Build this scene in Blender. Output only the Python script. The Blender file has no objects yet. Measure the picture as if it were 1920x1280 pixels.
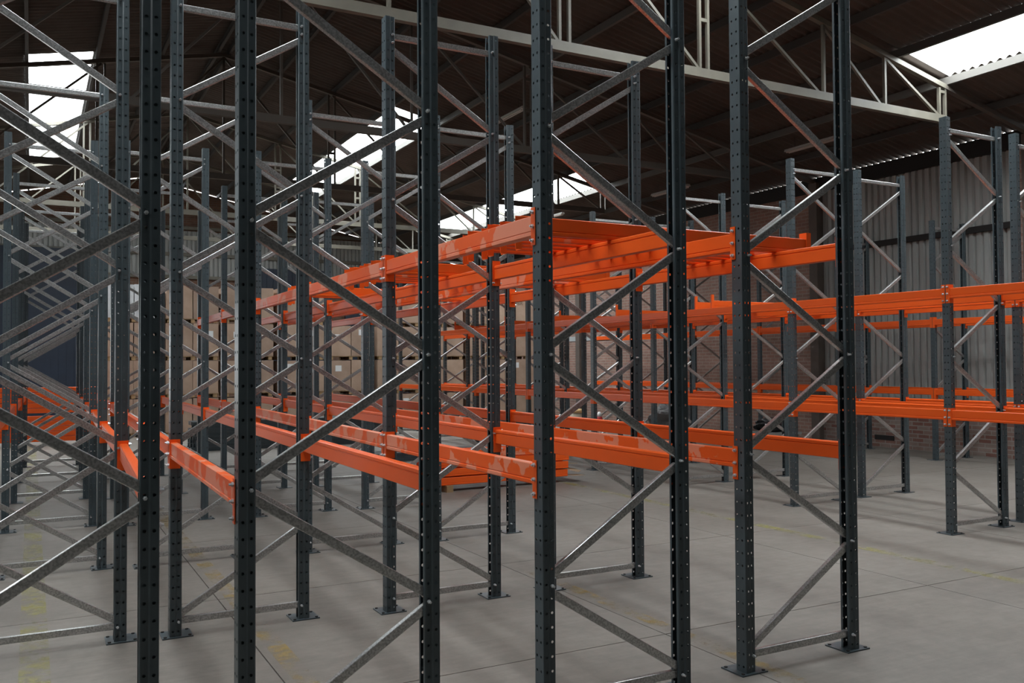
import bpy, bmesh, math, random
from mathutils import Vector, Matrix

random.seed(7)
SC = bpy.context.scene
COL = SC.collection

# ------------------------------------------------------------------ camera
YAW, PITCH, ROLL, CAMH = (math.radians(28.3), math.radians(1.4075), math.radians(0.3375), 1.86)
cd = bpy.data.cameras.new('camera')
cd.sensor_width = 36.0
cd.lens = 1675.0 / 1920.0 * 36.0
cd.clip_start = 0.05
cd.clip_end = 400
cam = bpy.data.objects.new('camera', cd)
COL.objects.link(cam)
_r = Vector((math.cos(YAW), -math.sin(YAW), 0))
_f = Vector((math.sin(YAW) * math.cos(PITCH), math.cos(YAW) * math.cos(PITCH), math.sin(PITCH)))
_u = _r.cross(_f)
_R = _r * math.cos(ROLL) - _u * math.sin(ROLL)
_U = _r * math.sin(ROLL) + _u * math.cos(ROLL)
cam.matrix_world = Matrix(((_R.x, _U.x, -_f.x, 0), (_R.y, _U.y, -_f.y, 0), (_R.z, _U.z, -_f.z, CAMH), (0, 0, 0, 1)))
SC.camera = cam

# ------------------------------------------------------------------ world (overcast sky), portals, exposure
SKY_STRENGTH = 20.5
w = bpy.data.worlds.new('overcast_sky')
SC.world = w
w.use_nodes = True
bg = w.node_tree.nodes['Background']
bg.inputs[0].default_value = (0.93, 0.97, 1.0, 1)
# CIE standard overcast sky: the zenith three times as bright as the horizon
_tc = w.node_tree.nodes.new('ShaderNodeTexCoord')
_sx = w.node_tree.nodes.new('ShaderNodeSeparateXYZ')
_mr = w.node_tree.nodes.new('ShaderNodeMapRange')
_mr.inputs['From Min'].default_value = 0.0
_mr.inputs['From Max'].default_value = 1.0
_mr.inputs['To Min'].default_value = SKY_STRENGTH / 3.0
_mr.inputs['To Max'].default_value = SKY_STRENGTH
w.node_tree.links.new(_tc.outputs['Generated'], _sx.inputs[0])
w.node_tree.links.new(_sx.outputs['Z'], _mr.inputs['Value'])
w.node_tree.links.new(_mr.outputs[0], bg.inputs[1])
SC.view_settings.view_transform = 'Standard'
SC.view_settings.look = 'None'
SC.view_settings.gamma = 1.0
SC.view_settings.use_curve_mapping = False
SC.view_settings.exposure = 0.12
SC.cycles.use_denoising = True
SC.cycles.max_bounces = 8
SC.cycles.diffuse_bounces = 5
SC.cycles.glossy_bounces = 4
SC.cycles.transparent_max_bounces = 12
SC.cycles.sample_clamp_indirect = 12.0
SC.cycles.caustics_reflective = False
SC.cycles.caustics_refractive = False

# ------------------------------------------------------------------ building dimensions
RX, RZ, SL = 3.7, 8.9, 0.21            # ridge x, ridge z, roof slope
PUR = 1.27                              # purlin spacing
XR, XL = RX + 10 * PUR, RX - 10 * PUR   # side walls
TY0, TP = -0.40, 5.15                   # truss grid
YF, YB = TY0 - TP, TY0 + 7 * TP - 0.35  # front / back wall (35.3)
def roof_z(x): return RZ - SL * abs(x - RX)
# skylight strips: (slope sign, purlin bay index, first truss bay, last truss bay)
SKYLIGHTS = [(1, 3, 0.5, 2), (1, 7, 0.5, 2), (-1, 2, 0.5, 2), (-1, 7, 0.5, 2),
             (1, 3, 4, 6), (1, 7, 4, 6), (-1, 2, 4, 6), (-1, 7, 4, 6)]
def sky_rect(s):
    sg, b, t0, t1 = s
    xa, xb = RX + sg * b * PUR, RX + sg * (b + 1) * PUR
    return xa, xb, TY0 + t0 * TP, TY0 + t1 * TP

for s in SKYLIGHTS:
    xa, xb, y0, y1 = sky_rect(s)
    ld = bpy.data.lights.new('skylight_portal', 'AREA')
    ld.shape = 'RECTANGLE'
    ld.size, ld.size_y = abs(xb - xa) * 1.02, (y1 - y0)
    ld.cycles.is_portal = True
    lo = bpy.data.objects.new('skylight_portal', ld)
    COL.objects.link(lo)
    lo.location = ((xa + xb) / 2, (y0 + y1) / 2, roof_z((xa + xb) / 2) + 0.06)
    lo.rotation_euler = (0, math.atan(SL) * s[0], 0)
# open gate in the back wall, out of the picture to the left
GATE = (-7.2, -3.6, 4.2)
ld = bpy.data.lights.new('gate_portal', 'AREA')
ld.shape = 'RECTANGLE'
ld.size, ld.size_y = GATE[1] - GATE[0], GATE[2]
ld.cycles.is_portal = True
lo = bpy.data.objects.new('gate_portal', ld)
COL.objects.link(lo)
lo.location = ((GATE[0] + GATE[1]) / 2, YB + 0.1, GATE[2] / 2)
lo.rotation_euler = (math.radians(-90), 0, 0)

# ------------------------------------------------------------------ materials
MATS = {}
def new_mat(name):
    m = bpy.data.materials.new(name)
    m.use_nodes = True
    nt = m.node_tree
    b = nt.nodes['Principled BSDF']
    MATS[name] = m
    return m, nt, b
def nnode(nt, t, **kw):
    n = nt.nodes.new(t)
    for k, v in kw.items(): setattr(n, k, v)
    return n
def objcoord(nt, scale=(1, 1, 1), loc=None):
    tc = nnode(nt, 'ShaderNodeTexCoord')
    mp = nnode(nt, 'ShaderNodeMapping')
    mp.inputs['Scale'].default_value = scale
    nt.links.new(tc.outputs['Object'], mp.inputs['Vector'])
    return mp.outputs['Vector']
def noise(nt, vec, scale, detail=4, rough=0.55):
    n = nnode(nt, 'ShaderNodeTexNoise')
    n.inputs['Scale'].default_value = scale
    n.inputs['Detail'].default_value = detail
    n.inputs['Roughness'].default_value = rough
    nt.links.new(vec, n.inputs['Vector'])
    return n.outputs['Fac']
def ramp(nt, fac, stops):
    r = nnode(nt, 'ShaderNodeValToRGB')
    e = r.color_ramp.elements
    while len(e) < len(stops): e.new(0.5)
    for el, (p, c) in zip(e, stops):
        el.position = p
        el.color = (*c, 1) if len(c) == 3 else c
    nt.links.new(fac, r.inputs['Fac'])
    return r.outputs['Color']
def mixc(nt, fac, a, b, mode='MIX'):
    m = nnode(nt, 'ShaderNodeMix', data_type='RGBA', blend_type=mode)
    for sock, val in ((m.inputs[0], fac), (m.inputs[6], a), (m.inputs[7], b)):
        if hasattr(val, 'links'): nt.links.new(val, sock)
        elif isinstance(val, (int, float)): sock.default_value = val
        else: sock.default_value = (*val, 1)
    return m.outputs[2]
def objrand(nt):
    return nnode(nt, 'ShaderNodeObjectInfo').outputs['Random']
def bump(nt, b, h, strength, dist=0.01):
    n = nnode(nt, 'ShaderNodeBump')
    n.inputs['Strength'].default_value = strength
    n.inputs['Distance'].default_value = dist
    nt.links.new(h, n.inputs['Height'])
    nt.links.new(n.outputs['Normal'], b.inputs['Normal'])
def simple(name, col, rough=0.6, metal=0.0, var=0.0, scale=6, spec=0.5):
    m, nt, b = new_mat(name)
    b.inputs['Roughness'].default_value = rough
    b.inputs['Metallic'].default_value = metal
    b.inputs['Specular IOR Level'].default_value = spec
    if var:
        n = noise(nt, objcoord(nt), scale)
        c = ramp(nt, n, [(0.3, tuple(x * (1 - var) for x in col)), (0.7, tuple(min(1, x * (1 + var)) for x in col))])
        nt.links.new(c, b.inputs['Base Color'])
    else:
        b.inputs['Base Color'].default_value = (*col, 1)
    return m

# painted slate uprights, with dusty rubs
m, nt, b = new_mat('slate_paint')
v = objcoord(nt, (1, 1, 0.35))
n1 = noise(nt, v, 9, 6, 0.65)
c = ramp(nt, n1, [(0.35, (0.052, 0.070, 0.078)), (0.62, (0.066, 0.087, 0.096)), (0.80, (0.125, 0.145, 0.155))])
c = mixc(nt, objrand(nt), c, mixc(nt, 1.0, c, (0.86, 0.88, 0.90), 'MULTIPLY'))
nt.links.new(c, b.inputs['Base Color'])
b.inputs['Roughness'].default_value = 0.36
# galvanised steel with spangle
m, nt, b = new_mat('galvanised')
v = objcoord(nt)
n1 = noise(nt, v, 95, 2, 0.5)
n2 = noise(nt, v, 4, 3)
c = ramp(nt, n1, [(0.38, (0.36, 0.36, 0.352)), (0.62, (0.60, 0.60, 0.59))])
c = mixc(nt, 0.7, c, ramp(nt, n2, [(0.3, (0.78,) * 3), (0.7, (1.08,) * 3)]), 'MULTIPLY')
nt.links.new(c, b.inputs['Base Color'])
b.inputs['Metallic'].default_value = 0.72
b.inputs['Roughness'].default_value = 0.29
# orange paint, clean and with pale patches
ORANGE = (0.84, 0.112, 0.014)
def orange(name, lo, hi):
    m, nt, b = new_mat(name)
    v = objcoord(nt, (1, 1, 1))
    tc = nnode(nt, 'ShaderNodeObjectInfo')
    add = nnode(nt, 'ShaderNodeVectorMath', operation='ADD')
    nt.links.new(v, add.inputs[0])
    nt.links.new(tc.outputs['Location'], add.inputs[1])
    n1 = noise(nt, add.outputs[0], 7.0, 3, 0.5)
    n2 = noise(nt, add.outputs[0], 2.2, 2, 0.4)
    mul = nnode(nt, 'ShaderNodeMath', operation='MULTIPLY')
    nt.links.new(n1, mul.inputs[0]); nt.links.new(n2, mul.inputs[1])
    msk = ramp(nt, mul.outputs[0], [(lo, (0, 0, 0)), (hi, (1, 1, 1))])
    c = mixc(nt, msk, ORANGE, (0.80, 0.26, 0.15))
    nt.links.new(c, b.inputs['Base Color'])
    b.inputs['Roughness'].default_value = 0.34
    b.inputs['Specular IOR Level'].default_value = 0.35
    return m
orange('orange_paint', 0.47, 0.49)
orange('orange_patchy', 0.262, 0.272)
simple('bolt_zinc', (0.74, 0.77, 0.79), 0.25, 0.45)
simple('purlin_dark', (0.055, 0.048, 0.042), 0.7)
simple('purlin_lit', (0.12, 0.112, 0.10), 0.7)  # lighter purlin tone, skylight brightness put into the colour
simple('column_brown', (0.13, 0.105, 0.09), 0.85, 0, 0.2, 2)
simple('truss_unlit', (0.10, 0.085, 0.07), 0.6)  # cream truss steel darkened in its colour to look unlit
simple('white_wrap', (0.62, 0.63, 0.64), 0.3, 0, 0.15, 4)
simple('cream_steel', (0.155, 0.143, 0.112), 0.55, 0, 0.15, 3)
simple('eave_dark', (0.018, 0.016, 0.015), 0.8)
simple('navy_panel', (0.012, 0.022, 0.042), 0.5, 0, 0.2, 1.5)
simple('white_band', (0.42, 0.45, 0.45), 0.7)
simple('wood', (0.34, 0.22, 0.11), 0.8, 0, 0.25, 8)
simple('white_label', (0.75, 0.76, 0.76), 0.6)
simple('carton_ink', (0.10, 0.065, 0.045), 0.8)
simple('black_plastic', (0.008, 0.008, 0.010), 0.4)
simple('beige_plastic', (0.50, 0.45, 0.34), 0.5)
simple('tan_lid', (0.62, 0.42, 0.20), 0.5)
simple('white_plastic', (0.80, 0.82, 0.82), 0.35)
simple('red_plastic', (0.45, 0.02, 0.03), 0.4)
simple('lamp_white', (0.60, 0.58, 0.55), 0.5)
simple('tube_glass', (0.55, 0.48, 0.45), 0.25)
simple('rag', (0.20, 0.20, 0.19), 0.9, 0, 0.3, 5)
simple('outdoor_ground', (0.35, 0.34, 0.32), 0.9, 0, 0.1, 0.3)
simple('plain_render', (0.07, 0.065, 0.06), 0.9, 0, 0.2, 0.6)
# cartons
m, nt, b = new_mat('carton')
v = objcoord(nt)
n1 = noise(nt, v, 2.5, 5)
c = ramp(nt, n1, [(0.3, (0.37, 0.25, 0.175)), (0.7, (0.48, 0.34, 0.25))])
c = mixc(nt, objrand(nt), c, mixc(nt, 1.0, c, (0.80, 0.80, 0.82), 'MULTIPLY'))
nt.links.new(c, b.inputs['Base Color'])
b.inputs['Roughness'].default_value = 0.75
simple('cardboard', (0.40, 0.28, 0.18), 0.85, 0, 0.15, 4)
# stretch film
m, nt, b = new_mat('stretch_film')
v = objcoord(nt, (1, 1, 3))
n1 = noise(nt, v, 9, 8, 0.7)
b.inputs['Base Color'].default_value = (0.22, 0.22, 0.225, 1)
b.inputs['Roughness'].default_value = 0.18
bump(nt, b, n1, 1.0, 0.06)
# concrete slabs
m, nt, b = new_mat('concrete')
tcg = nnode(nt, 'ShaderNodeNewGeometry')
mp = nnode(nt, 'ShaderNodeMapping')
nt.links.new(tcg.outputs['Position'], mp.inputs['Vector'])
v = mp.outputs['Vector']
n1 = noise(nt, v, 0.55, 6, 0.6)
n2 = noise(nt, v, 7.0, 8, 0.7)
mps = nnode(nt, 'ShaderNodeMapping')
mps.inputs['Scale'].default_value = (0.6, 6, 1)
nt.links.new(tcg.outputs['Position'], mps.inputs['Vector'])
n3 = noise(nt, mps.outputs['Vector'], 3.0, 6, 0.7)
c = ramp(nt, n1, [(0.3, (0.175, 0.157, 0.137)), (0.7, (0.262, 0.239, 0.211))])
c = mixc(nt, 0.75, c, ramp(nt, n2, [(0.25, (0.72,) * 3), (0.75, (1.12,) * 3)]), 'MULTIPLY')
c = mixc(nt, 0.6, c, ramp(nt, n3, [(0.3, (0.80, 0.79, 0.78)), (0.7, (1.06,) * 3)]), 'MULTIPLY')
c = mixc(nt, objrand(nt), c, mixc(nt, 1.0, c, (0.91, 0.90, 0.89), 'MULTIPLY'))
nt.links.new(c, b.inputs['Base Color'])
b.inputs['Roughness'].default_value = 0.62
bump(nt, b, n2, 0.15, 0.01)
simple('joint_dark', (0.045, 0.040, 0.036), 0.9)
# worn floor paint: colour only where paint is left, concrete shows through where it has worn off
def worn_paint(name, col, keep):
    m, nt, b = new_mat(name)
    g = nnode(nt, 'ShaderNodeNewGeometry')
    n1 = noise(nt, g.outputs['Position'], 2.2, 8, 0.75)
    n2 = noise(nt, g.outputs['Position'], 16, 6, 0.7)
    s = nnode(nt, 'ShaderNodeMath', operation='ADD')
    m2 = nnode(nt, 'ShaderNodeMath', operation='MULTIPLY'); m2.inputs[1].default_value = 0.55
    nt.links.new(n2, m2.inputs[0]); nt.links.new(n1, s.inputs[0]); nt.links.new(m2.outputs[0], s.inputs[1])
    a = ramp(nt, s.outputs[0], [(keep, (0, 0, 0)), (keep + 0.16, (0.5,) * 3)])
    sepa = nnode(nt, 'ShaderNodeSeparateColor'); nt.links.new(a, sepa.inputs[0])
    nt.links.new(sepa.outputs[0], b.inputs['Alpha'])
    b.inputs['Base Color'].default_value = (*col, 1)
    b.inputs['Roughness'].default_value = 0.6
worn_paint('paint_yellow', (0.36, 0.33, 0.09), 0.72)
worn_paint('paint_ochre', (0.40, 0.27, 0.06), 0.74)
# fibre-cement roof sheets
m, nt, b = new_mat('roof_sheet')
g = nnode(nt, 'ShaderNodeNewGeometry')
n1 = noise(nt, g.outputs['Position'], 0.9, 6, 0.65)
c = ramp(nt, n1, [(0.3, (0.085, 0.066, 0.056)), (0.7, (0.135, 0.110, 0.094))])
c = mixc(nt, objrand(nt), c, mixc(nt, 1.0, c, (0.78, 0.76, 0.74), 'MULTIPLY'))
nt.links.new(c, b.inputs['Base Color'])
b.inputs['Roughness'].default_value = 0.85
# translucent skylight sheets
m = bpy.data.materials.new('skylight_sheet')
MATS['skylight_sheet'] = m
m.use_nodes = True
nt = m.node_tree
nt.nodes.clear()
out = nnode(nt, 'ShaderNodeOutputMaterial')
tr = nnode(nt, 'ShaderNodeBsdfTransparent'); tr.inputs[0].default_value = (0.95, 0.97, 0.97, 1)
tl = nnode(nt, 'ShaderNodeBsdfTranslucent'); tl.inputs[0].default_value = (0.9, 0.92, 0.92, 1)
mx = nnode(nt, 'ShaderNodeMixShader'); mx.inputs[0].default_value = 0.20
nt.links.new(tr.outputs[0], mx.inputs[1]); nt.links.new(tl.outputs[0], mx.inputs[2])
nt.links.new(mx.outputs[0], out.inputs[0])
# corrugated cladding
m, nt, b = new_mat('cladding')
v = objcoord(nt, (1, 1, 0.25))
n1 = noise(nt, v, 3.0, 6, 0.6)
c = ramp(nt, n1, [(0.3, (0.34, 0.35, 0.335)), (0.7, (0.42, 0.43, 0.41))])
c = mixc(nt, objrand(nt), c, mixc(nt, 1.0, c, (0.88, 0.88, 0.88), 'MULTIPLY'))
nt.links.new(c, b.inputs['Base Color'])
b.inputs['Roughness'].default_value = 0.55
b.inputs['Metallic'].default_value = 0.15
# brick walls (bricks here are about 6 px high)
def brick(name, c1, c2, mortar, axis):
    m, nt, b = new_mat(name)
    g = nnode(nt, 'ShaderNodeNewGeometry')
    s = nnode(nt, 'ShaderNodeSeparateXYZ'); nt.links.new(g.outputs['Position'], s.inputs[0])
    cb = nnode(nt, 'ShaderNodeCombineXYZ')
    nt.links.new(s.outputs[axis], cb.inputs[0]); nt.links.new(s.outputs[2], cb.inputs[1])
    bt = nnode(nt, 'ShaderNodeTexBrick')
    bt.inputs['Scale'].default_value = 1.0
    bt.inputs['Brick Width'].default_value = 0.27
    bt.inputs['Row Height'].default_value = 0.085
    bt.inputs['Mortar Size'].default_value = 0.011
    bt.inputs['Bias'].default_value = -0.1
    bt.inputs['Color1'].default_value = (*c1, 1)
    bt.inputs['Color2'].default_value = (*c2, 1)
    bt.inputs['Mortar'].default_value = (*mortar, 1)
    nt.links.new(cb.outputs[0], bt.inputs['Vector'])
    n1 = noise(nt, g.outputs['Position'], 1.6, 6, 0.7)
    c = mixc(nt, 0.8, bt.outputs['Color'], ramp(nt, n1, [(0.3, (0.65, 0.62, 0.60)), (0.7, (1.15,) * 3)]), 'MULTIPLY')
    nt.links.new(c, b.inputs['Base Color'])
    b.inputs['Roughness'].default_value = 0.9
    bump(nt, b, bt.outputs['Fac'], -0.5, 0.012)
brick('brick_wall', (0.36, 0.21, 0.165), (0.28, 0.175, 0.145), (0.38, 0.31, 0.265), 1)
brick('brick_plinth', (0.24, 0.115, 0.09), (0.30, 0.25, 0.22), (0.33, 0.30, 0.27), 1)
brick('brick_back', (0.22, 0.115, 0.075), (0.17, 0.095, 0.065), (0.20, 0.155, 0.125), 0)

# ------------------------------------------------------------------ mesh helpers
class MB:
    """collects faces for one mesh"""
    def __init__(s): s.v = []; s.f = []
    def add(s, vs, fs):
        o = len(s.v); s.v += [tuple(q) for q in vs]; s.f += [tuple(i + o for i in q) for q in fs]; return s
    def box(s, x0, x1, y0, y1, z0, z1):
        return s.add([(x0, y0, z0), (x1, y0, z0), (x1, y1, z0), (x0, y1, z0), (x0, y0, z1), (x1, y0, z1), (x1, y1, z1), (x0, y1, z1)],
                     [(3, 2, 1, 0), (4, 5, 6, 7), (0, 1, 5, 4), (1, 2, 6, 5), (2, 3, 7, 6), (3, 0, 4, 7)])
    def prism(s, pts, axis, a, b):
        """closed polygon pts (2-D) swept from a to b along axis"""
        n = len(pts)
        def P(p, t):
            if axis == 0: return (t, p[0], p[1])
            if axis == 1: return (p[0], t, p[1])
            return (p[0], p[1], t)
        vs = [P(p, a) for p in pts] + [P(p, b) for p in pts]
        fs = [(i, (i + 1) % n, n + (i + 1) % n, n + i) for i in range(n)]
        fs += [tuple(range(n))[::-1], tuple(range(n, 2 * n))]
        return s.add(vs, fs)
    def cyl(s, c, axis, r, a, b, n=8, r2=None):
        r2 = r if r2 is None else r2
        vs = []
        for rr, t in ((r, a), (r2, b)):
            for i in range(n):
                q = 2 * math.pi * i / n
                u, v_ = math.cos(q) * rr, math.sin(q) * rr
                vs.append({0: (c[0] + t, c[1] + u, c[2] + v_), 1: (c[0] + u, c[1] + t, c[2] + v_), 2: (c[0] + u, c[1] + v_, c[2] + t)}[axis])
        fs = [(i, (i + 1) % n, n + (i + 1) % n, n + i) for i in range(n)] + [tuple(range(n))[::-1], tuple(range(n, 2 * n))]
        return s.add(vs, fs)
    def bar(s, p, q, wd, dp, up=(0, 0, 1)):
        """rectangular bar from p to q"""
        p, q = Vector(p), Vector(q)
        d = (q - p).normalized()
        a = d.cross(Vector(up))
        if a.length < 1e-4: a = d.cross(Vector((1, 0, 0)))
        a.normalize(); b_ = a.cross(d)
        vs = []
        for t in (p, q):
            for su, sv in ((-1, -1), (1, -1), (1, 1), (-1, 1)):
                vs.append(t + a * su * wd / 2 + b_ * sv * dp / 2)
        return s.add(vs, [(3, 2, 1, 0), (4, 5, 6, 7), (0, 1, 5, 4), (1, 2, 6, 5), (2, 3, 7, 6), (3, 0, 4, 7)])
    def mesh(s, name, mat, fix=True, smooth=False):
        me = bpy.data.meshes.new(name)
        me.from_pydata(s.v, [], s.f)
        if fix:
            bm = bmesh.new(); bm.from_mesh(me)
            bmesh.ops.recalc_face_normals(bm, faces=bm.faces)
            bm.to_mesh(me); bm.free()
        me.materials.append(MATS[mat])
        if smooth:
            for p in me.polygons: p.use_smooth = True
        me.update()
        return me
def link(name, data, parent=None, loc=(0, 0, 0), rot=(0, 0, 0), scale=None):
    o = bpy.data.objects.new(name, data)
    COL.objects.link(o)
    o.location = loc
    o.rotation_euler = rot
    if scale: o.scale = scale
    if parent: o.parent = parent
    return o
def tag(o, label=None, cat=None, group=None, kind=None):
    if label: o['label'] = label
    if cat: o['category'] = cat
    if group: o['group'] = group
    if kind: o['kind'] = kind
    return o
def thing(name, label, cat, loc=(0, 0, 0), rz=0, group=None):
    return tag(link(name, None, None, loc, (0, 0, rz)), label, cat, group)

# ================================================================== SETTING
# ---- floor: sub-base plus cast slabs with open joints
fl = tag(link('floor', MB().box(XL - .2, XR + .2, YF - .2, YB + .2, -0.35, -0.03).mesh('floor_base', 'joint_dark')),
         'grey concrete warehouse floor of cast slabs with saw-cut joints', None, None, 'structure')
JX = [XL - .1, -6.6, -4.0, -1.3, 1.32, 3.84, 6.56, 9.1, 11.7, 14.3, XR + .1]
JY = [YF - .1, -2.4, 0.0, 2.5, 4.94, 7.4, 9.9, 12.4, 14.9, 17.4, 19.9, 22.4, 24.9, 27.4, 29.9, 32.4, YB + .1]
for i in range(len(JX) - 1):
    for j in range(len(JY) - 1):
        g_ = 0.004
        x0, x1, y0, y1 = JX[i] + g_, JX[i + 1] - g_, JY[j] + g_, JY[j + 1] - g_
        cx, cy = (x0 + x1) / 2, (y0 + y1) / 2
        link('floor_slab', MB().box(x0 - cx, x1 - cx, y0 - cy, y1 - cy, -0.03, 0).mesh('floor_slab', 'concrete'), fl, (cx, cy, 0))
def floor_line(x, wd, y0, y1, mat, lab):
    o = link('floor_marking', MB().add([(-wd / 2, 0, 0), (wd / 2, 0, 0), (wd / 2, y1 - y0, 0), (-wd / 2, y1 - y0, 0)], [(0, 1, 2, 3)]).mesh('floor_marking', mat), fl, (x, y0, 0.002))
    o['label'] = lab
floor_line(0.03, 0.17, 3.0, 24.0, 'paint_yellow', 'worn yellow painted line under the leftmost rack row')
floor_line(1.44, 0.13, 2.0, 20.0, 'paint_ochre', 'scuffed ochre painted line under the second rack row')
floor_line(3.95, 0.12, 2.5, 7.0, 'paint_ochre', 'faint ochre painted line under the fourth rack row')
floor_line(7.33, 0.14, 1.0, 20.0, 'paint_yellow', 'worn yellow painted line along the aisle')

# ---- roof: purlins and corrugated sheets
NC = 8
SHW = TP / 4.0
def corr_sheet(slope_len, mat, amp=0.029):
    """corrugated sheet: x along the slope 0..slope_len, y across 0..SHW"""
    mb = MB(); n = NC * 6
    vs = []
    for k in (0, 1):
        for i in range(n + 1):
            y = SHW * i / n
            vs.append((k * slope_len, y, amp * math.cos(2 * math.pi * NC * y / SHW)))
    mb.add(vs, [(i, i + 1, n + 2 + i, n + 1 + i) for i in range(n)])
    return mb.mesh('roof_sheet', mat, fix=False, smooth=True)
SLN = PUR * math.hypot(1, SL)
sheet_me = corr_sheet(SLN + 0.07, 'roof_sheet')
sky_me = corr_sheet(SLN + 0.07, 'skylight_sheet')
ceil = {}
ceil[1] = tag(link('ceiling', None), 'underside of the right roof slope of brown corrugated sheets', None, None, 'structure')
ceil[-1] = tag(link('ceiling', None), 'underside of the left roof slope of brown corrugated sheets', None, None, 'structure')
for sg in (1, -1):
    rest = MB()
    for b in range(10):
        for c_ in range(-4, 28):
            y0 = TY0 + c_ * SHW
            is_sky = any(s[0] == sg and s[1] == b and s[2] * 4 <= c_ < s[3] * 4 for s in SKYLIGHTS)
            x0 = RX + sg * b * PUR
            z0 = RZ - SL * b * PUR
            # sheets run down-slope from the upper purlin
            rot = (0, math.atan(SL), 0) if sg == 1 else (0, math.atan(SL), math.pi)
            loc = (x0, y0 if sg == 1 else y0 + SHW, z0 + 0.004 * (b % 2))
            if c_ < -1 and not is_sky:
                mw = Matrix.Translation(loc) @ Matrix.Rotation(rot[2], 4, 'Z') @ Matrix.Rotation(rot[1], 4, 'Y')
                rest.add([mw @ v_.co for v_ in sheet_me.vertices], [tuple(p.vertices) for p in sheet_me.polygons])
                continue
            o = link('skylight_sheet' if is_sky else 'roof_sheet', sky_me if is_sky else sheet_me, ceil[sg], loc, rot)
    o = link('roof_sheet', rest.mesh('roof_sheet_rest', 'roof_sheet', fix=False, smooth=True), ceil[sg])
    o['kind'] = 'stuff'
    for b in range(10):
        x = RX + sg * b * PUR
        if b == 0: x = RX + sg * 0.12
        z = roof_z(x) - 0.03
        pts = [(-0.03, -0.13), (0.03, -0.13), (0.03, -0.12), (-0.018, -0.12), (-0.018, -0.012), (0.03, -0.012), (0.03, 0), (-0.03, 0)]
        pts = [(p[0] * sg, p[1]) for p in pts]
        link('purlin', MB().prism(pts, 1, YF, YB).mesh('purlin', 'purlin_lit' if b in (4, 8) else 'purlin_dark'), ceil[sg], (x, 0, z))  # two purlins per slope carry a lit tone in their colour
link('ridge_cap', MB().add([(-0.3, YF, -0.063 + .05), (0, YF, .05), (0.3, YF, -0.063 + .05), (-0.3, YB, -0.063 + .05), (0, YB, .05), (0.3, YB, -0.063 + .05)],
                            [(0, 1, 4, 3), (1, 2, 5, 4)]).mesh('ridge_cap', 'roof_sheet', fix=False), ceil[1], (RX, 0, RZ + 0.02))

# ---- walls
def corrugated_wall_sheet(wd, ht, pitch=0.16, dp=0.045):
    """trapezoidal cladding sheet, y across, z up, ribs towards -x"""
    mb = MB(); ys = []
    n = round(wd / pitch)
    for i in range(n):
        y = i * pitch
        ys += [(y, 0), (y + 0.025, -dp), (y + 0.115, -dp), (y + 0.14, 0)]
    ys.append((n * pitch + 0.03, 0))
    k = len(ys)
    vs = [(d, y, 0) for y, d in ys] + [(d, y, ht) for y, d in ys]
    return mb.add(vs, [(i, i + 1, k + i + 1, k + i) for i in range(k - 1)]).mesh('cladding_sheet', 'cladding', fix=False)
ZE = roof_z(XR)
CY0, CY1 = 10.15, 14.95                      # clad bay of the right wall
wr = tag(link('wall_right', MB().box(XR, XR + 0.02, YF, YB, 0, ZE - 0.6).mesh('wall_right', 'plain_render')),
         'right side wall of brick with one bay of corrugated cladding', None, None, 'structure')
link('brickwork', MB().box(-0.12, 0, CY1, YB, 0, 5.9).mesh('brickwork', 'brick_wall'), wr, (XR, 0, 0))
link('brickwork', MB().box(-0.12, 0, YF, CY0, 0, 5.9).mesh('brickwork', 'brick_wall'), wr, (XR, 0, 0))
link('brick_plinth', MB().box(-0.12, 0, CY0, CY1, 0, 0.82).mesh('brick_plinth', 'brick_plinth'), wr, (XR, 0, 0))
link('plinth_vent', MB().box(-0.13, -0.11, 0, 0.5, 0.16, 0.26).mesh('plinth_vent', 'eave_dark'), wr, (XR, 13.0, 0))
cl_lo = corrugated_wall_sheet(0.80, 3.75)
cl_hi = corrugated_wall_sheet(0.80, 1.72)
for i in range(6):
    link('cladding_sheet', cl_lo, wr, (XR - 0.03, CY0 + 0.8 * i, 0.80), (0, 0, 0))
    link('cladding_sheet', cl_hi, wr, (XR - 0.036, CY0 + 0.8 * i, 4.42), (0, 0, 0))
link('girt', MB().box(-0.13, -0.03, CY0, CY1, 4.37, 4.49).mesh('girt', 'eave_dark'), wr, (XR, 0, 0))
link('wall_plate', MB().box(0.02, 0.045, YF, YB, 5.5, ZE - 0.038).mesh('wall_plate', 'eave_dark'), wr, (XR, 0, 0))
link('eave_beam', MB().box(-0.16, -0.03, YF, YB, 5.85, ZE - 0.06).mesh('eave_beam', 'eave_dark'), wr, (XR, 0, 0))
link('wall_band', MB().box(-0.14, -0.12, 20.2, 33.0, 2.60, 2.76).mesh('wall_band', 'white_band'), wr, (XR, 0, 0))
for k in range(-1, 8):
    y = TY0 + k * TP if k < 7 else YB - .2
    link('wall_column', MB().box(-0.26, -0.02, y - 0.12, y + 0.12, 0, 6.05).mesh('wall_column', 'column_brown'), wr, (XR, 0, 0))
wl = tag(link('wall_left', MB().box(XL - 0.2, XL, YF, YB, 0, ZE - 0.03).mesh('wall_left', 'plain_render')), 'left side wall of plain render', None, None, 'structure')
def gable(y, gate, gap):
    """gable wall polygon with an optional gate opening"""
    mb = MB()
    def zt(x): return roof_z(x) - gap
    xs = sorted({XL, XR, RX} | ({gate[0], gate[1]} if gate else set()))
    for a, c_ in zip(xs, xs[1:]):
        zb = gate[2] if gate and a >= gate[0] - 1e-6 and c_ <= gate[1] + 1e-6 else 0
        mb.prism([(a, zb), (c_, zb), (c_, zt(c_)), (a, zt(a))], 1, y, y + 0.2)
    return mb
wb = tag(link('wall_back', gable(YB, GATE, 0.10).mesh('wall_back', 'brick_back')), 'far gable wall of brown brick with corrugated panels above', None, None, 'structure')
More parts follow.
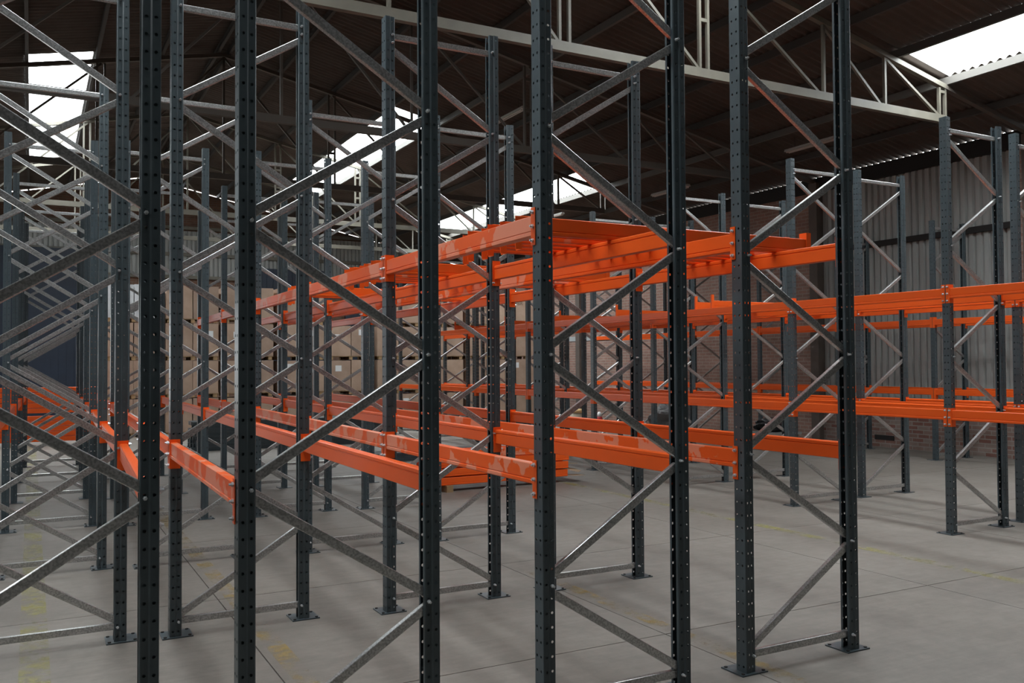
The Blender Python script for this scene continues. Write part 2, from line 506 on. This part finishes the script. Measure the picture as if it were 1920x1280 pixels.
wf = tag(link('wall_front', gable(YF - 0.2, None, 0.0).mesh('wall_front', 'plain_render')), 'gable wall behind the viewpoint', None, None, 'structure')
# corrugated panels high on the back wall, girts and dark sliding panels
cl_bk = corrugated_wall_sheet(0.96, 1.75)
for i in range(17):
    link('cladding_sheet', cl_bk, wb, (-2.4 + 0.96 * i + 0.96, YB - 0.02, 5.15), (0, 0, math.pi / 2))
for z in (5.1, 5.95, 6.95):
    link('girt', MB().box(-2.4, 14.8, -0.16, -0.06, z, z + 0.12).mesh('girt', 'cream_steel'), wb, (0, YB, 0))
for k, (a, c_, h_) in enumerate(((-2.4, 1.75, 6.0), (7.3, 10.6, 5.6), (11.2, 14.6, 5.3))):
    d = tag(link('door_%d' % (k + 1), MB().box(a, c_, -0.10, 0, 0, h_).mesh('door', 'navy_panel'), None, (0, YB - 0.17, 0)),
            ('dark blue sliding door at the far left of the back wall', 'dark blue sliding door in the middle of the back wall', 'dark blue sliding door at the right of the back wall')[k], None, None, 'structure')
    x = a
    while x < c_ - 0.1:
        link('door_rib', MB().box(x, x + 0.05, -0.13, -0.10, 0, h_).mesh('door_rib', 'navy_panel'), d)
        x += 0.25
# ground outside
tag(link('outside_ground', MB().box(-60, 80, YB + 0.3, 90, -0.2, -0.02).mesh('outside_ground', 'outdoor_ground')), 'pale yard outside the far gate', None, None, 'structure')

# ---- trusses
TRN = ['behind the viewpoint', 'overhead, out of the picture', 'nearest in view, crossing the top right', 'second in view, behind the nearest',
       'third in view, crossing the middle skylight', 'fourth in view, pale chord over the far racks', 'farthest, close to the back wall']
NODES = [0, 2.45, 4.8, 7.2, 8.6, 10.05]
for k in range(0, 7):
    y = TY0 + k * TP
    zc = 6.0
    t = thing('roof_truss', 'cream steel roof truss, ' + TRN[k], 'truss', (RX, y, zc))
    end = NODES[-1]
    tm = 'truss_unlit' if k in (3, 4) else 'cream_steel'  # two middle trusses painted dark, as silhouettes out of the light
    def top(x): return roof_z(RX + x) - 0.21 - zc
    link('bottom_chord', MB().box(-end, end, -0.045, 0.045, -0.065, 0.065).mesh('chord', tm), t)
    for sg in (1, -1):
        link('top_chord', MB().bar((0, 0, top(0)), (sg * (end + 0.05), 0, top(end + 0.05)), 0.08, 0.09, (0, 1, 0)).mesh('chord', tm), t)
        link('rafter_end', MB().bar((sg * (end + 0.05), 0, top(end + 0.05)), (sg * 12.50, 0, top(12.50)), 0.08, 0.09, (0, 1, 0)).mesh('chord', 'truss_unlit'), t)
        for i, x in enumerate(NODES):
            if i == 0 and sg == -1: continue
            if i in (1, 2, 5):     # twin verticals with battens
                hh = top(x) - 0.04
                for dx in (-0.09, 0.06):
                    link('vertical', MB().box(sg * x + dx - 0.02, sg * x + dx + 0.02, -0.025, 0.025, 0.05, hh).mesh('vertical', tm), t)
                for zz in ([0.45] if hh < 1 else [0.75, 1.35]):
                    if zz < hh: link('batten', MB().box(sg * x - 0.09, sg * x + 0.06, -0.02, 0.02, zz, zz + 0.05).mesh('batten', tm), t)
            else:
                link('vertical', MB().box(sg * x - 0.022, sg * x + 0.022, -0.025, 0.025, 0.05, top(x) - 0.04).mesh('vertical', tm), t)
        for a, c_ in zip(NODES, NODES[1:]):
            link('diagonal', MB().bar((sg * a, 0, top(a) - 0.05), (sg * (c_ - 0.1), 0, 0.04), 0.04, 0.045, (0, 1, 0)).mesh('diagonal', tm), t)

# ================================================================== RACKING
DEP = 0.885           # centre to centre of a frame's posts
HT = 4.5
ZB = 0.105
# ---- post profile with real perforations
def post_mesh():
    half = [(-0.039, 0.0), (-0.039, 0.0405), (-0.0378, 0.0438), (-0.0345, 0.045), (-0.003, 0.045), (0.004, 0.0385), (0.034, 0.0385), (0.039, 0.034), (0.039, 0.018)]
    pts = [(x, -y) for x, y in half[::-1]] + half[1:]
    PIT = 0.075; NR = int(round(HT / PIT))
    vs, fs = [], []
    cache = {}
    def V(p):
        k = (round(p[0], 5), round(p[1], 5), round(p[2], 5))
        if k not in cache:
            cache[k] = len(vs); vs.append(p)
        return cache[k]
    for a, b_ in zip(pts, pts[1:]):
        a = Vector(a); b_ = Vector(b_)
        L = (b_ - a).length
        holed = L > 0.028
        for r in range(NR):
            z0, z1 = r * PIT, (r + 1) * PIT
            c00, c10 = V((a.x, a.y, z0)), V((b_.x, b_.y, z0))
            c01, c11 = V((a.x, a.y, z1)), V((b_.x, b_.y, z1))
            if not holed:
                fs.append((c00, c10, c11, c01)); continue
            frac = 0.52
            ctr = a.lerp(b_, frac)
            d = (b_ - a).normalized()
            zc = (z0 + z1) / 2 + (0.0375 if abs(a.x - b_.x) > 0.02 and a.x + b_.x < 0 else 0) * 0
            rad = 0.0075
            h = []
            for q in range(8):
                an = q * math.pi / 4
                p = ctr + d * math.cos(an) * rad
                h.append(V((p.x, p.y, zc + math.sin(an) * rad)))
            # hole verts: 0 = +d, 2 = up, 4 = -d, 6 = down
            fs += [(c00, c10, h[7], h[6], h[5]), (c10, c11, h[1], h[0], h[7]), (c11, c01, h[3], h[2], h[1]), (c01, c00, h[5], h[4], h[3])]
    me = bpy.data.meshes.new('post')
    me.from_pydata(vs, [], fs)
    bm = bmesh.new(); bm.from_mesh(me)
    bmesh.ops.recalc_face_normals(bm, faces=bm.faces)
    bmesh.ops.solidify(bm, geom=bm.faces[:], thickness=0.0022)
    bmesh.ops.triangulate(bm, faces=[f for f in bm.faces if len(f.verts) > 4])
    bm.to_mesh(me); bm.free()
    me.materials.append(MATS['slate_paint'])
    return me
POST = post_mesh()
# ---- base plate with bolt holes' nuts and weld line
def baseplate_mesh():
    mb = MB()
    mb.prism([(-0.10, -0.095), (0.10, -0.095), (0.10, 0.095), (-0.10, 0.095)], 2, 0.0, 0.008)
    return mb.mesh('base_plate', 'slate_paint')
BASEP = baseplate_mesh()
ANCH = MB().cyl((0, 0, 0), 2, 0.011, 0.008, 0.014, 6).mesh('anchor_hole', 'eave_dark')
# ---- channel brace, local x along its length
def channel(L, name):
    hw, fl_, t = 0.0225, 0.027, 0.0022
    a0, r1, r2 = -0.0135, 0.0045, 0.0014
    pts = [(a0 + r1, -hw), (a0 + fl_, -hw), (a0 + fl_, -hw + t), (a0 + t, -hw + t),
           (a0 + t, hw - t), (a0 + fl_, hw - t), (a0 + fl_, hw), (a0 + r1, hw), (a0 + r2, hw - r2), (a0, hw - r1), (a0, -hw + r1), (a0 + r2, -hw + r2)]
    return MB().prism(pts, 0, -L / 2, L / 2).mesh(name, 'galvanised')
dx_ = DEP - 0.030
DL_ = math.hypot(dx_, 0.535)
DANG = math.atan2(0.535, dx_)
DIAG = channel(DL_, 'diagonal_brace')
STRUT = channel(DEP - 0.035, 'strut')
NBOLT = MB().cyl((0, 0, 0), 1, 0.0095, -0.010, 0.0, 6).cyl((0, 0, 0), 1, 0.0062, -0.026, -0.010, 6).mesh('bolt', 'bolt_zinc')

FRAMES = {
 'A': [(-0.443, 4.075), (-0.344, 6.627), (-0.303, 9.058), (-0.243, 11.533), (-0.193, 13.947), (-0.143, 16.364), (-0.092, 18.781)],
 'B': [(0.845, 4.088), (0.883, 6.554), (0.931, 8.932), (0.976, 11.339), (1.024, 13.753), (1.073, 16.168), (1.122, 18.585)],
 'C': [(2.371, 4.053), (2.388, 6.400), (2.423, 8.796), (2.459, 11.186), (2.500, 13.586), (2.545, 15.993)],
 'D': [(3.797, 4.105), (3.771, 6.365), (3.783, 8.721), (3.812, 11.101), (3.845, 13.484), (3.883, 15.877)],
 'E': [(8.760, 4.020), (8.730, 6.260), (8.701, 8.477), (8.643, 10.726), (8.632, 13.030), (8.637, 15.361), (8.652, 17.710), (8.675, 20.072), (8.702, 22.444)],
 'F': [(10.13, 4.100), (10.093, 6.347), (10.050, 8.559), (9.966, 10.763), (9.942, 13.044), (9.936, 15.357), (9.943, 17.691), (9.959, 20.040), (9.980, 22.401)],
 'G': [(14.992, 8.838), (14.944, 11.021), (14.871, 13.214), (14.825, 15.455), (14.799, 17.729), (14.786, 20.028), (14.784, 22.346)],
}
# brace direction: True = first diagonal rises from the left post to the right one
TYPE = {'A': False, 'B': True, 'C': False, 'D': True, 'E': False, 'F': True, 'G': True}
TYPE_EX = {}
ROWN = {'A': 'leftmost rack row', 'B': 'second rack row', 'C': 'third rack row', 'D': 'fourth rack row', 'E': 'fifth rack row', 'F': 'sixth rack row', 'G': 'rightmost rack row'}
ORD = ['first', 'second', 'third', 'fourth', 'fifth', 'sixth', 'seventh', 'eighth', 'ninth']
def build_frame(row, i, x, y, rising, near):
    t = thing('upright_frame', 'slate grey upright frame with galvanised braces, %s from camera in the %s' % (ORD[i], ROWN[row]), 'rack frame',
              (x, y, 0), 0, 'upright frames of the pallet racks')
    for s in (0, 1):
        link('post', POST, t, (s * DEP, 0, 0.004), (0, 0, math.pi * s))
        bp = link('base_plate', BASEP, t, (s * DEP + 0.012, 0.03, 0))
        if near:
            for ax, ay in ((-0.08, -0.075), (0.08, -0.075), (0.08, 0.075), (-0.08, 0.075)):
                link('anchor', ANCH, bp, (ax, ay, 0))
    zs = [ZB + 0.6 * k for k in range(8)]
    for z in (ZB, 4.365):
        link('strut', STRUT, t, (DEP / 2, -0.002, z))
    for k in range(7):
        up = (k % 2 == 0) == rising
        zc = (zs[k] + zs[k + 1]) / 2
        link('diagonal_brace', DIAG, t, (DEP / 2, 0.004 if k % 2 else -0.004, zc), (0, -DANG if up else DANG, 0))
    if near:
        for k in range(8):
            left = (k % 2 == 0) == rising
            for s in ((0, 1) if k == 0 else ((0,) if left else (1,))):
                link('bolt', NBOLT, t, (s * DEP + (0.018 if s == 0 else -0.018), -0.0385, zs[k]))
        for s in (0, 1):
            link('bolt', NBOLT, t, (s * DEP + (0.018 if s == 0 else -0.018), -0.0385, 4.365))
    return t
for row, fr in FRAMES.items():
    for i, (x, y) in enumerate(fr):
        dist = math.hypot(x, y)
        build_frame(row, i, x, y, TYPE_EX.get(row + str(i), TYPE[row]), dist < 12.8)

# ---- beams: two nested channels, groove near the foot outside and near the head inside
def rail_mesh(L, mat):
    h, wd, g = 0.055, 0.024, 0.0035
    # cross-section (x, z); outside face is -x
    pts = [(-wd, -h + 0.004), (-wd + 0.004, -h), (wd - 0.004, -h), (wd, -h + 0.004),
           (wd, h - 0.032), (wd - g, h - 0.029), (wd - g, h - 0.026), (wd + 0.002, h - 0.022), (wd + 0.002, h - 0.006), (wd - 0.006, h),
           (-wd + 0.004, h), (-wd, h - 0.004), (-wd, -h + 0.032), (-wd + g, -h + 0.029), (-wd + g, -h + 0.026), (-wd - 0.002, -h + 0.022), (-wd - 0.002, -h + 0.006)]
    return MB().prism(pts, 1, -L / 2, L / 2).mesh('rail', mat)
def bracket_mesh(sgn, dz):
    """L connector at the +y end (sgn=1) or -y end; outer leg lies on the post's aisle face at x = -0.0415.. """
    mb = MB()
    z0, z1 = dz - 0.10, dz + 0.10
    # leg against the post's side, rail welded to it
    y0, y1 = (0.0, 0.004) if sgn > 0 else (-0.004, 0.0)
    mb.box(-0.026, 0.040, y0, y1, z0, z1)
    # leg over the aisle face, reaching 38 mm past the post's edge
    y0, y1 = (0.0, 0.043) if sgn > 0 else (-0.043, 0.0)
    mb.box(-0.030, -0.026, y0, y1, z0, z1)
    return mb
BRK = {}
for mat in ('orange_paint',):
    for sgn in (1, -1):
        for lv in (0, 1):
            BRK[(sgn, lv)] = bracket_mesh(sgn, -0.025 if lv == 0 else -0.005).mesh('end_bracket', mat)
BBOLT = MB().cyl((0, 0, 0), 0, 0.0115, -0.010, 0, 6).cyl((0, 0, 0), 0, 0.0062, -0.021, -0.010, 6).mesh('bolt', 'bolt_zinc')
LEV = [1.278, 2.587]
LEVN = ['lower', 'upper']
PATCHY = {('C', 0, 0, 0), ('C', 0, 0, 1), ('C', 1, 0, 1), ('C', 1, 0, 0), ('D', 0, 0, 0), ('D', 1, 0, 0), ('C', 2, 0, 1), ('B', 0, 0, 0), ('D', 1, 0, 1), ('D', 2, 0, 1), ('C', 2, 0, 0), ('C', 3, 0, 1)}
def build_beam(row, i, side, lv):
    (xa, ya), (xb, yb) = FRAMES[row][i], FRAMES[row][i + 1]
    # rail line: outer face just proud of the post's aisle face
    off = -0.015 if side == 0 else DEP + 0.015
    pa, pb = Vector((xa + off, ya + 0.045, LEV[lv])), Vector((xb + off, yb - 0.045, LEV[lv]))
    mid = (pa + pb) / 2
    L = (pb - pa).length
    ang = math.atan2(pb.y - pa.y, pb.x - pa.x) - math.pi / 2
    flip = side == 1
    mat = 'orange_patchy' if (row, i, side, lv) in PATCHY else 'orange_paint'
    t = thing('rack_crossbeam', 'orange %s beam, %s side of the %s, %s bay from camera' % (LEVN[lv], ('left', 'right')[side], ROWN[row], ORD[i]), 'rack beam',
              mid, ang + (math.pi if flip else 0), 'pallet beams of the racks')
    link('rail', rail_mesh(L - 0.008, mat), t)
    near = mid.length < 13.5
    for sgn in (1, -1):
        br = link('end_bracket', BRK[(sgn, lv)], t, (0, sgn * (L / 2 - 0.004), 0))
        if near:
            for dz in (-0.075, 0, 0.075):
                link('bolt', BBOLT, br, (-0.030, sgn * 0.024, (-0.025 if lv == 0 else -0.005) + dz))
    return t
for row, fr in FRAMES.items():
    for i in range(len(fr) - 1):
        for side in (0, 1):
            for lv in (0, 1):
                if lv == 1 and row in 'AB': continue
                if lv == 1 and row == 'E' and i >= 7: continue
                build_beam(row, i, side, lv)

# ---- loose beams laid across the upper level and bundles on the floor
LRAIL = {}
LOOSE_L = 2.36
def loose_brackets(sgn, lo, hi):
    mb = MB()
    y0, y1 = (0.0, 0.004) if sgn > 0 else (-0.004, 0.0)
    mb.box(-0.026, 0.040, y0, y1, lo, hi)
    y0, y1 = (0.0, 0.043) if sgn > 0 else (-0.043, 0.0)
    mb.box(-0.030, -0.026, y0, y1, lo, hi)
    return mb.mesh('end_bracket', 'orange_paint')
LB = {(q, n_): loose_brackets(q, *{'down': (-0.150, 0.050), 'mid': (-0.10, 0.10), 'up': (-0.06, 0.14)}[n_]) for q in (1, -1) for n_ in ('down', 'mid', 'up')}
LR = {m_: rail_mesh(LOOSE_L, m_) for m_ in ('orange_paint', 'orange_patchy')}
def loose_beam(loc, rz, label, group=None, mat='orange_paint', rx=0.0, brackets=('mid', 'down')):
    """a spare beam, its length along local y; brackets for its -y and +y ends"""
    t = thing('spare_crossbeam', label, 'rack beam', loc, 0, group)
    t.rotation_euler = (0, rx, rz)
    link('rail', LR[mat], t)
    if brackets:
        for sgn, nm in ((-1, brackets[0]), (1, brackets[1])):
            link('end_bracket', LB[(sgn, nm)], t, (0, sgn * LOOSE_L / 2, 0))
    return t
ZU = LEV[1] + 0.055 + 0.055
HALF = math.pi / 2
g1 = 'spare orange beams laid across the upper level'
spots = [(3.78, 4.72, 'nearest spare beam laid crosswise on the upper beams of the first bay'),
         (3.80, 4.95, 'second spare beam laid crosswise on the upper beams of the first bay'),
         (3.78, 5.10, 'third spare beam laid crosswise on the upper beams of the first bay'),
         (3.82, 5.25, 'fourth spare beam laid crosswise on the upper beams of the first bay'),
         (3.79, 5.41, 'fifth spare beam laid crosswise on the upper beams of the first bay'),
         (3.84, 5.59, 'sixth spare beam laid crosswise, farthest of the first bay'),
         (3.78, 7.30, 'nearest spare beam laid crosswise on the upper beams of the second bay'),
         (3.80, 7.56, 'second spare beam laid crosswise on the upper beams of the second bay'),
         (3.82, 7.72, 'third spare beam laid crosswise on the upper beams of the second bay'),
         (3.78, 7.90, 'fourth spare beam laid crosswise on the upper beams of the second bay'),
         (3.80, 8.10, 'farthest spare beam laid crosswise on the upper beams of the second bay'),
         (3.80, 10.05, 'nearest spare beam laid crosswise on the upper beams of the third bay'),
         (3.82, 10.28, 'farther spare beam laid crosswise on the upper beams of the third bay')]
for k, (x, y, lab) in enumerate(spots):
    loose_beam((x, y, ZU), HALF + random.uniform(-0.012, 0.012), lab, g1, 'orange_patchy' if k in (1, 7) else 'orange_paint')
# spare pieces on the fifth and sixth rows, brackets turned up
for k, (y, lab) in enumerate(((10.00, 'spare beam across the fifth and sixth rows with bracket turned up, nearer one'),
                              (10.36, 'spare beam across the fifth and sixth rows with bracket turned up, farther one'))):
    loose_beam((9.86, y, ZU), HALF + 0.01, lab, 'spare beams on the fifth and sixth rows', 'orange_paint', 0, ('up', 'up'))
for k, (y, lab) in enumerate(((12.4, 'first'), (14.2, 'second'), (14.5, 'third'), (16.4, 'fourth'), (18.9, 'fifth'))):
    loose_beam((9.86, y, ZU), HALF + random.uniform(-0.02, 0.02), '%s spare beam laid crosswise over the far bays of the fifth and sixth rows' % lab, 'spare beams over the far bays', 'orange_paint', 0, ('mid', 'up'))
# bundle on the aisle floor
gb = 'orange beams bundled on the aisle floor'
for lay in range(4):
    for k in range(4):
        loose_beam((6.22 + random.uniform(-0.03, 0.03), 11.95 + 0.12 * k + random.uniform(-.01, .01), 0.15 + 0.126 * lay), HALF + random.uniform(-0.015, 0.015),
                   'orange beam, %s layer up, %s from the front in the aisle floor bundle' % (ORD[lay], ORD[k]), gb, 'orange_patchy' if lay == 3 and k < 2 else 'orange_paint', 0, None)
for x, lab in ((5.35, 'wooden block under the left end of the orange floor bundle'), (6.95, 'wooden block under the right end of the orange floor bundle')):
    tag(link('timber_block', MB().box(-0.05, 0.05, 0, 0.55, 0, 0.095).mesh('timber_block', 'wood'), None, (x, 11.85, 0)), lab, 'timber')
for k in range(6):
    a = random.uniform(-0.5, 0.5)
    o = link('cardboard_sheet', MB().prism([(-0.14, -0.11), (0.12, -0.13), (0.17, 0.02), (0.10, 0.12), (-0.13, 0.11)], 2, 0, 0.006).mesh('cardboard_sheet', 'cardboard'), None,
             (7.50 + random.uniform(-.02, .04), 11.98 + 0.07 * k, 0.10 + 0.085 * k), (random.uniform(-.2, .2), random.uniform(-.2, .2), a))
    tag(o, 'torn cardboard piece, %s from the bottom, at the end of the orange floor bundle' % ORD[k], 'cardboard', 'cardboard scraps on the floor bundle')
# tall double stack far left
gl = 'orange beams stacked at the far end of the leftmost row'
for lay in range(10):
    for k in range(2):
        z = 0.156 + 0.122 * lay + (0.055 if lay > 4 else 0)
        loose_beam((0.35 + random.uniform(-.03, .03), 23.6 + 0.13 * k, z), HALF, 'orange beam, %s layer up, %s in the tall stack beyond the leftmost row' % ((ORD + ['tenth'])[lay], ('front', 'back')[k]), gl, 'orange_paint', 0, None)
for x in (-0.45, 1.15):
    for z in (0, 0.702):
        tag(link('timber_block', MB().box(-0.05, 0.05, -0.1, 0.25, 0, 0.10 if z == 0 else 0.055).mesh('timber_block', 'wood'), None, (x, 23.55, z)),
            'wooden spacer, %s %s, in the tall orange stack beyond the leftmost row' % ('lower' if z == 0 else 'upper', 'left' if x < 0 else 'right'), 'timber', 'spacers of the tall orange stack')

# ---- piles of spare uprights lying on the floor
def rail_post_mesh(L):
    h = 0.045
    return MB().prism([(-h, -0.039), (h, -0.039), (h, -0.003), (0.0385, 0.004), (0.0385, 0.039), (0.02, 0.039), (0.02, 0.030), (-0.02, 0.030), (-0.02, 0.039), (-0.0385, 0.039), (-0.0385, 0.004), (-h, -0.003)], 0, -L / 2, L / 2).mesh('spare_post', 'slate_paint')
def pile(x, y, L, cols, lays, lab, grp, rz=0.0):
    me = rail_post_mesh(L)
    for l in range(lays):
        for c_ in range(cols):
            o = link('spare_post', me, None, (x + random.uniform(-.06, .06) - math.sin(rz) * c_ * 0.11, y + c_ * 0.105, 0.04 + l * 0.0795), (math.pi * (l % 2), 0, rz))
            tag(o, lab % (ORD[l], ORD[c_]), 'rack post', grp)
pile(6.9, 16.2, 3.0, 6, 2, 'slate grey spare post, %s layer up, %s from the front, low aisle pile', 'spare posts in the aisle pile', 0.0)
pile(11.7, 23.2, 4.4, 5, 5, 'slate grey spare post, %s layer up, %s from the front, pile before the cartons', 'spare posts in front of the cartons')
pile(5.3, 20.3, 4.4, 6, 8, 'slate grey spare post, %s layer up, %s from the front, tall dark pile', 'spare posts in the tall dark pile')
for k in range(5):
    o = link('spare_brace', DIAG, None, (6.2 + 0.32 * k, 16.45 + 0.03 * k, 0.185), (math.pi / 2, 0, 1.0 + 0.12 * k))
    tag(o, 'galvanised spare brace on the low aisle pile, %s from the left' % ORD[k], 'brace', 'spare braces on the aisle pile')

# ================================================================== GOODS AT THE BACK
def pallet(x, y, z, lab):
    t = thing('pallet', lab, 'pallet', (x, y, z), 0, 'pallets under the cartons')
    for k in range(3):
        for j in range(3):
            link('block', MB().box(-0.05, 0.05, -0.07, 0.07, 0.0, 0.085).mesh('block', 'wood'), t, (-0.58 + 0.58 * k, -0.42 + 0.42 * j, 0))
    for j in range(5):
        link('slat', MB().box(-0.66, 0.66, -0.055, 0.055, 0.085, 0.105).mesh('slat', 'wood'), t, (0, -0.44 + 0.22 * j, 0))
    return t
def carton(x, y, z, wd, dp, ht, label_, ink, lab, mat='carton'):
    t = thing('carton', lab, 'box', (x, y, z), 0, 'cartons stacked on pallets behind the racks')
    mb = MB()
    b0 = 0.008
    mb.prism([(-wd / 2 + b0, -dp / 2), (wd / 2 - b0, -dp / 2), (wd / 2, -dp / 2 + b0), (wd / 2, dp / 2), (-wd / 2, dp / 2), (-wd / 2, -dp / 2 + b0)], 2, 0, ht)
    link('box_body', mb.mesh('box_body', mat), t)
    if label_:
        link('paper_label', MB().box(-0.09, 0.09, -0.003, 0, 0, 0.17).mesh('paper_label', 'white_label'), t, (label_[0], -dp / 2, label_[1]))
    if ink:
        cu = bpy.data.curves.new('print', 'FONT')
        cu.body = ink
        cu.size = 0.17
        cu.extrude = 0.001
        cu.materials.append(MATS['carton_ink'])
        tmp = bpy.data.objects.new('print', cu)
        me = bpy.data.meshes.new_from_object(tmp)
        bpy.data.objects.remove(tmp)
        o = link('print', me, t, (-0.22, -dp / 2 - 0.002, ht * 0.70), (math.pi / 2, 0, 0))
    return t
TIER = ['bottom', 'second', 'third', 'top']
px0 = 2.35
for col in range(9):
    x = px0 + 1.46 * col
    y = 25.6 + random.uniform(-.08, .08)
    for tr_ in range(4):
        if tr_ == 3 and col in (4,): continue
        z = 1.0 * tr_
        pallet(x, y, z, 'wooden pallet, %s tier, %s carton stack from the left' % (TIER[tr_], ORD[col]))
        for k in (0, 1):
            xx = x - 0.335 + 0.67 * k
            lab_ = (random.uniform(-.12, .12), random.uniform(.45, .62)) if random.random() < 0.4 else None
            ink = ''
            if (col, tr_, k) in ((1, 2, 0), (1, 3, 0), (1, 1, 0)): ink = 'FR'
            if (col, tr_, k) in ((8, 3, 0), (8, 2, 0)): ink = 'F 9BR'
            carton(xx + random.uniform(-.01, .01), y, z + 0.106, 0.655, 1.0, 0.885 + random.uniform(-.02, .0), lab_, ink,
                   '%s carton, %s tier, %s half of the %s stack from the left' % ('white wrapped' if col == 0 and tr_ == 3 else 'brown', TIER[tr_], ('left', 'right')[k], ORD[col]),
                   'white_wrap' if col == 0 and tr_ == 3 else 'carton')
# small clutter against the right wall
def lathe(name, prof, mat, n=14):
    mb = MB(); vs = []; k = len(prof)
    for i in range(n):
        a = 2 * math.pi * i / n
        vs += [(r * math.cos(a), r * math.sin(a), z) for r, z in prof]
    fs = []
    for i in range(n):
        j = (i + 1) % n
        for q in range(k - 1): fs.append((i * k + q, j * k + q, j * k + q + 1, i * k + q + 1))
    mb.add(vs, fs)
    return mb.mesh(name, mat, smooth=True)
t = thing('bucket', 'beige plastic drum with tan lid near the right wall', 'drum', (13.95, 22.0, 0))
link('body', lathe('body', [(0, 0), (0.17, 0), (0.19, 0.1), (0.19, 0.42), (0, 0.42)], 'beige_plastic'), t)
link('lid', lathe('lid', [(0.0, 0.42), (0.205, 0.42), (0.205, 0.50), (0.15, 0.53), (0, 0.53)], 'tan_lid'), t)
t = thing('spray_bottle', 'small red and white bottle right of the beige drum', 'bottle', (14.35, 21.4, 0))
link('body', lathe('body', [(0, 0), (0.09, 0), (0.09, 0.30), (0.06, 0.33), (0, 0.33)], 'red_plastic'), t)
link('cap', lathe('cap', [(0.0, 0.33), (0.07, 0.33), (0.07, 0.40), (0.03, 0.46), (0, 0.46)], 'white_plastic'), t)
for k, (x, y) in enumerate(((14.1, 19.6), (14.25, 19.2))):
    t = thing('white_jug', ('white plastic jug beside the film heap, left one', 'white plastic jug beside the film heap, right one')[k], 'jug', (x, y, 0))
    link('body', lathe('body', [(0, 0), (0.12, 0), (0.13, 0.05), (0.13, 0.22), (0.05, 0.30), (0.04, 0.34), (0, 0.34)], 'white_plastic'), t)
# heap of stretch film
def heap(name, loc, sx, sy, sz, mat, seed, label, cat, amp=0.25):
    bm = bmesh.new()
    bmesh.ops.create_icosphere(bm, subdivisions=4, radius=1)
    rnd = random.Random(seed)
    ph = [(rnd.uniform(2, 7), rnd.uniform(2, 7), rnd.uniform(2, 7), rnd.uniform(0, 6)) for _ in range(7)]
    for v_ in bm.verts:
        c_ = v_.co
        d = sum(math.sin(a * c_.x + b_ * c_.y + e * c_.z + p) for a, b_, e, p in ph) / 7
        f_ = 1 + amp * d
        v_.co = Vector((c_.x * f_ * sx, c_.y * f_ * sy, max(0.0, (c_.z * f_ * 0.5 + 0.5)) * sz))
    me = bpy.data.meshes.new(name)
    bm.to_mesh(me); bm.free()
    me.materials.append(MATS[mat])
    return tag(link(name, me, None, loc), label, cat)
heap('film_heap', (13.95, 17.55, 0), 0.55, 0.45, 0.85, 'stretch_film', 3, 'crumpled heap of grey stretch film near the right wall', 'plastic film', 0.45)
t = thing('low_table', 'low grey work table with dark load behind the fourth row', 'table', (14.05, 14.35, 0))
link('top', MB().box(-0.55, 0.55, -0.35, 0.35, 0.30, 0.36).mesh('top', 'rag'), t)
for sx in (-0.45, 0.45):
    for sy in (-0.28, 0.28):
        link('leg', MB().box(sx - .04, sx + .04, sy - .04, sy + .04, 0, 0.30).mesh('leg', 'wood'), t)
heap('black_bag', (14.1, 14.35, 0.36), 0.42, 0.28, 0.28, 'black_plastic', 5, 'crumpled black bag lying on the low grey table', 'bag', 0.4)
t = thing('white_bottle', 'bright white bottle at the left end of the low table', 'bottle', (13.62, 14.05, 0.36))
link('body', lathe('body', [(0, 0), (0.06, 0), (0.06, 0.13), (0.02, 0.17), (0.02, 0.2), (0, 0.2)], 'white_plastic'), t)
# ---- unlit fluorescent battens under the roof
for k, (x, y, lab) in enumerate(((14.3, 13.3, 'unlit twin fluorescent batten under the roof, nearest'), (14.2, 23.8, 'unlit twin fluorescent batten under the roof, by the far skylight'),
                                 (14.6, 18.4, 'unlit twin fluorescent batten under the roof, above the right wall racks'), (9.4, 17.6, 'unlit twin fluorescent batten under the roof, above the sixth row'))):
    z = roof_z(x) - 0.30
    t = thing('fluorescent_batten', lab, 'lamp', (x, y, z))
    link('housing', MB().prism([(-0.06, 0), (0.06, 0), (0.04, 0.05), (-0.04, 0.05)], 1, -0.75, 0.75).mesh('housing', 'lamp_white'), t)
    for dx in (-0.035, 0.035):
        link('tube', MB().cyl((dx, 0, -0.022), 1, 0.014, -0.70, 0.70, 8).mesh('tube', 'tube_glass'), t)
    for dy in (-0.5, 0.5):
        link('hanger', MB().box(-0.004, 0.004, dy - 0.004, dy + 0.004, 0.05, 0.28).mesh('hanger', 'purlin_dark'), t)
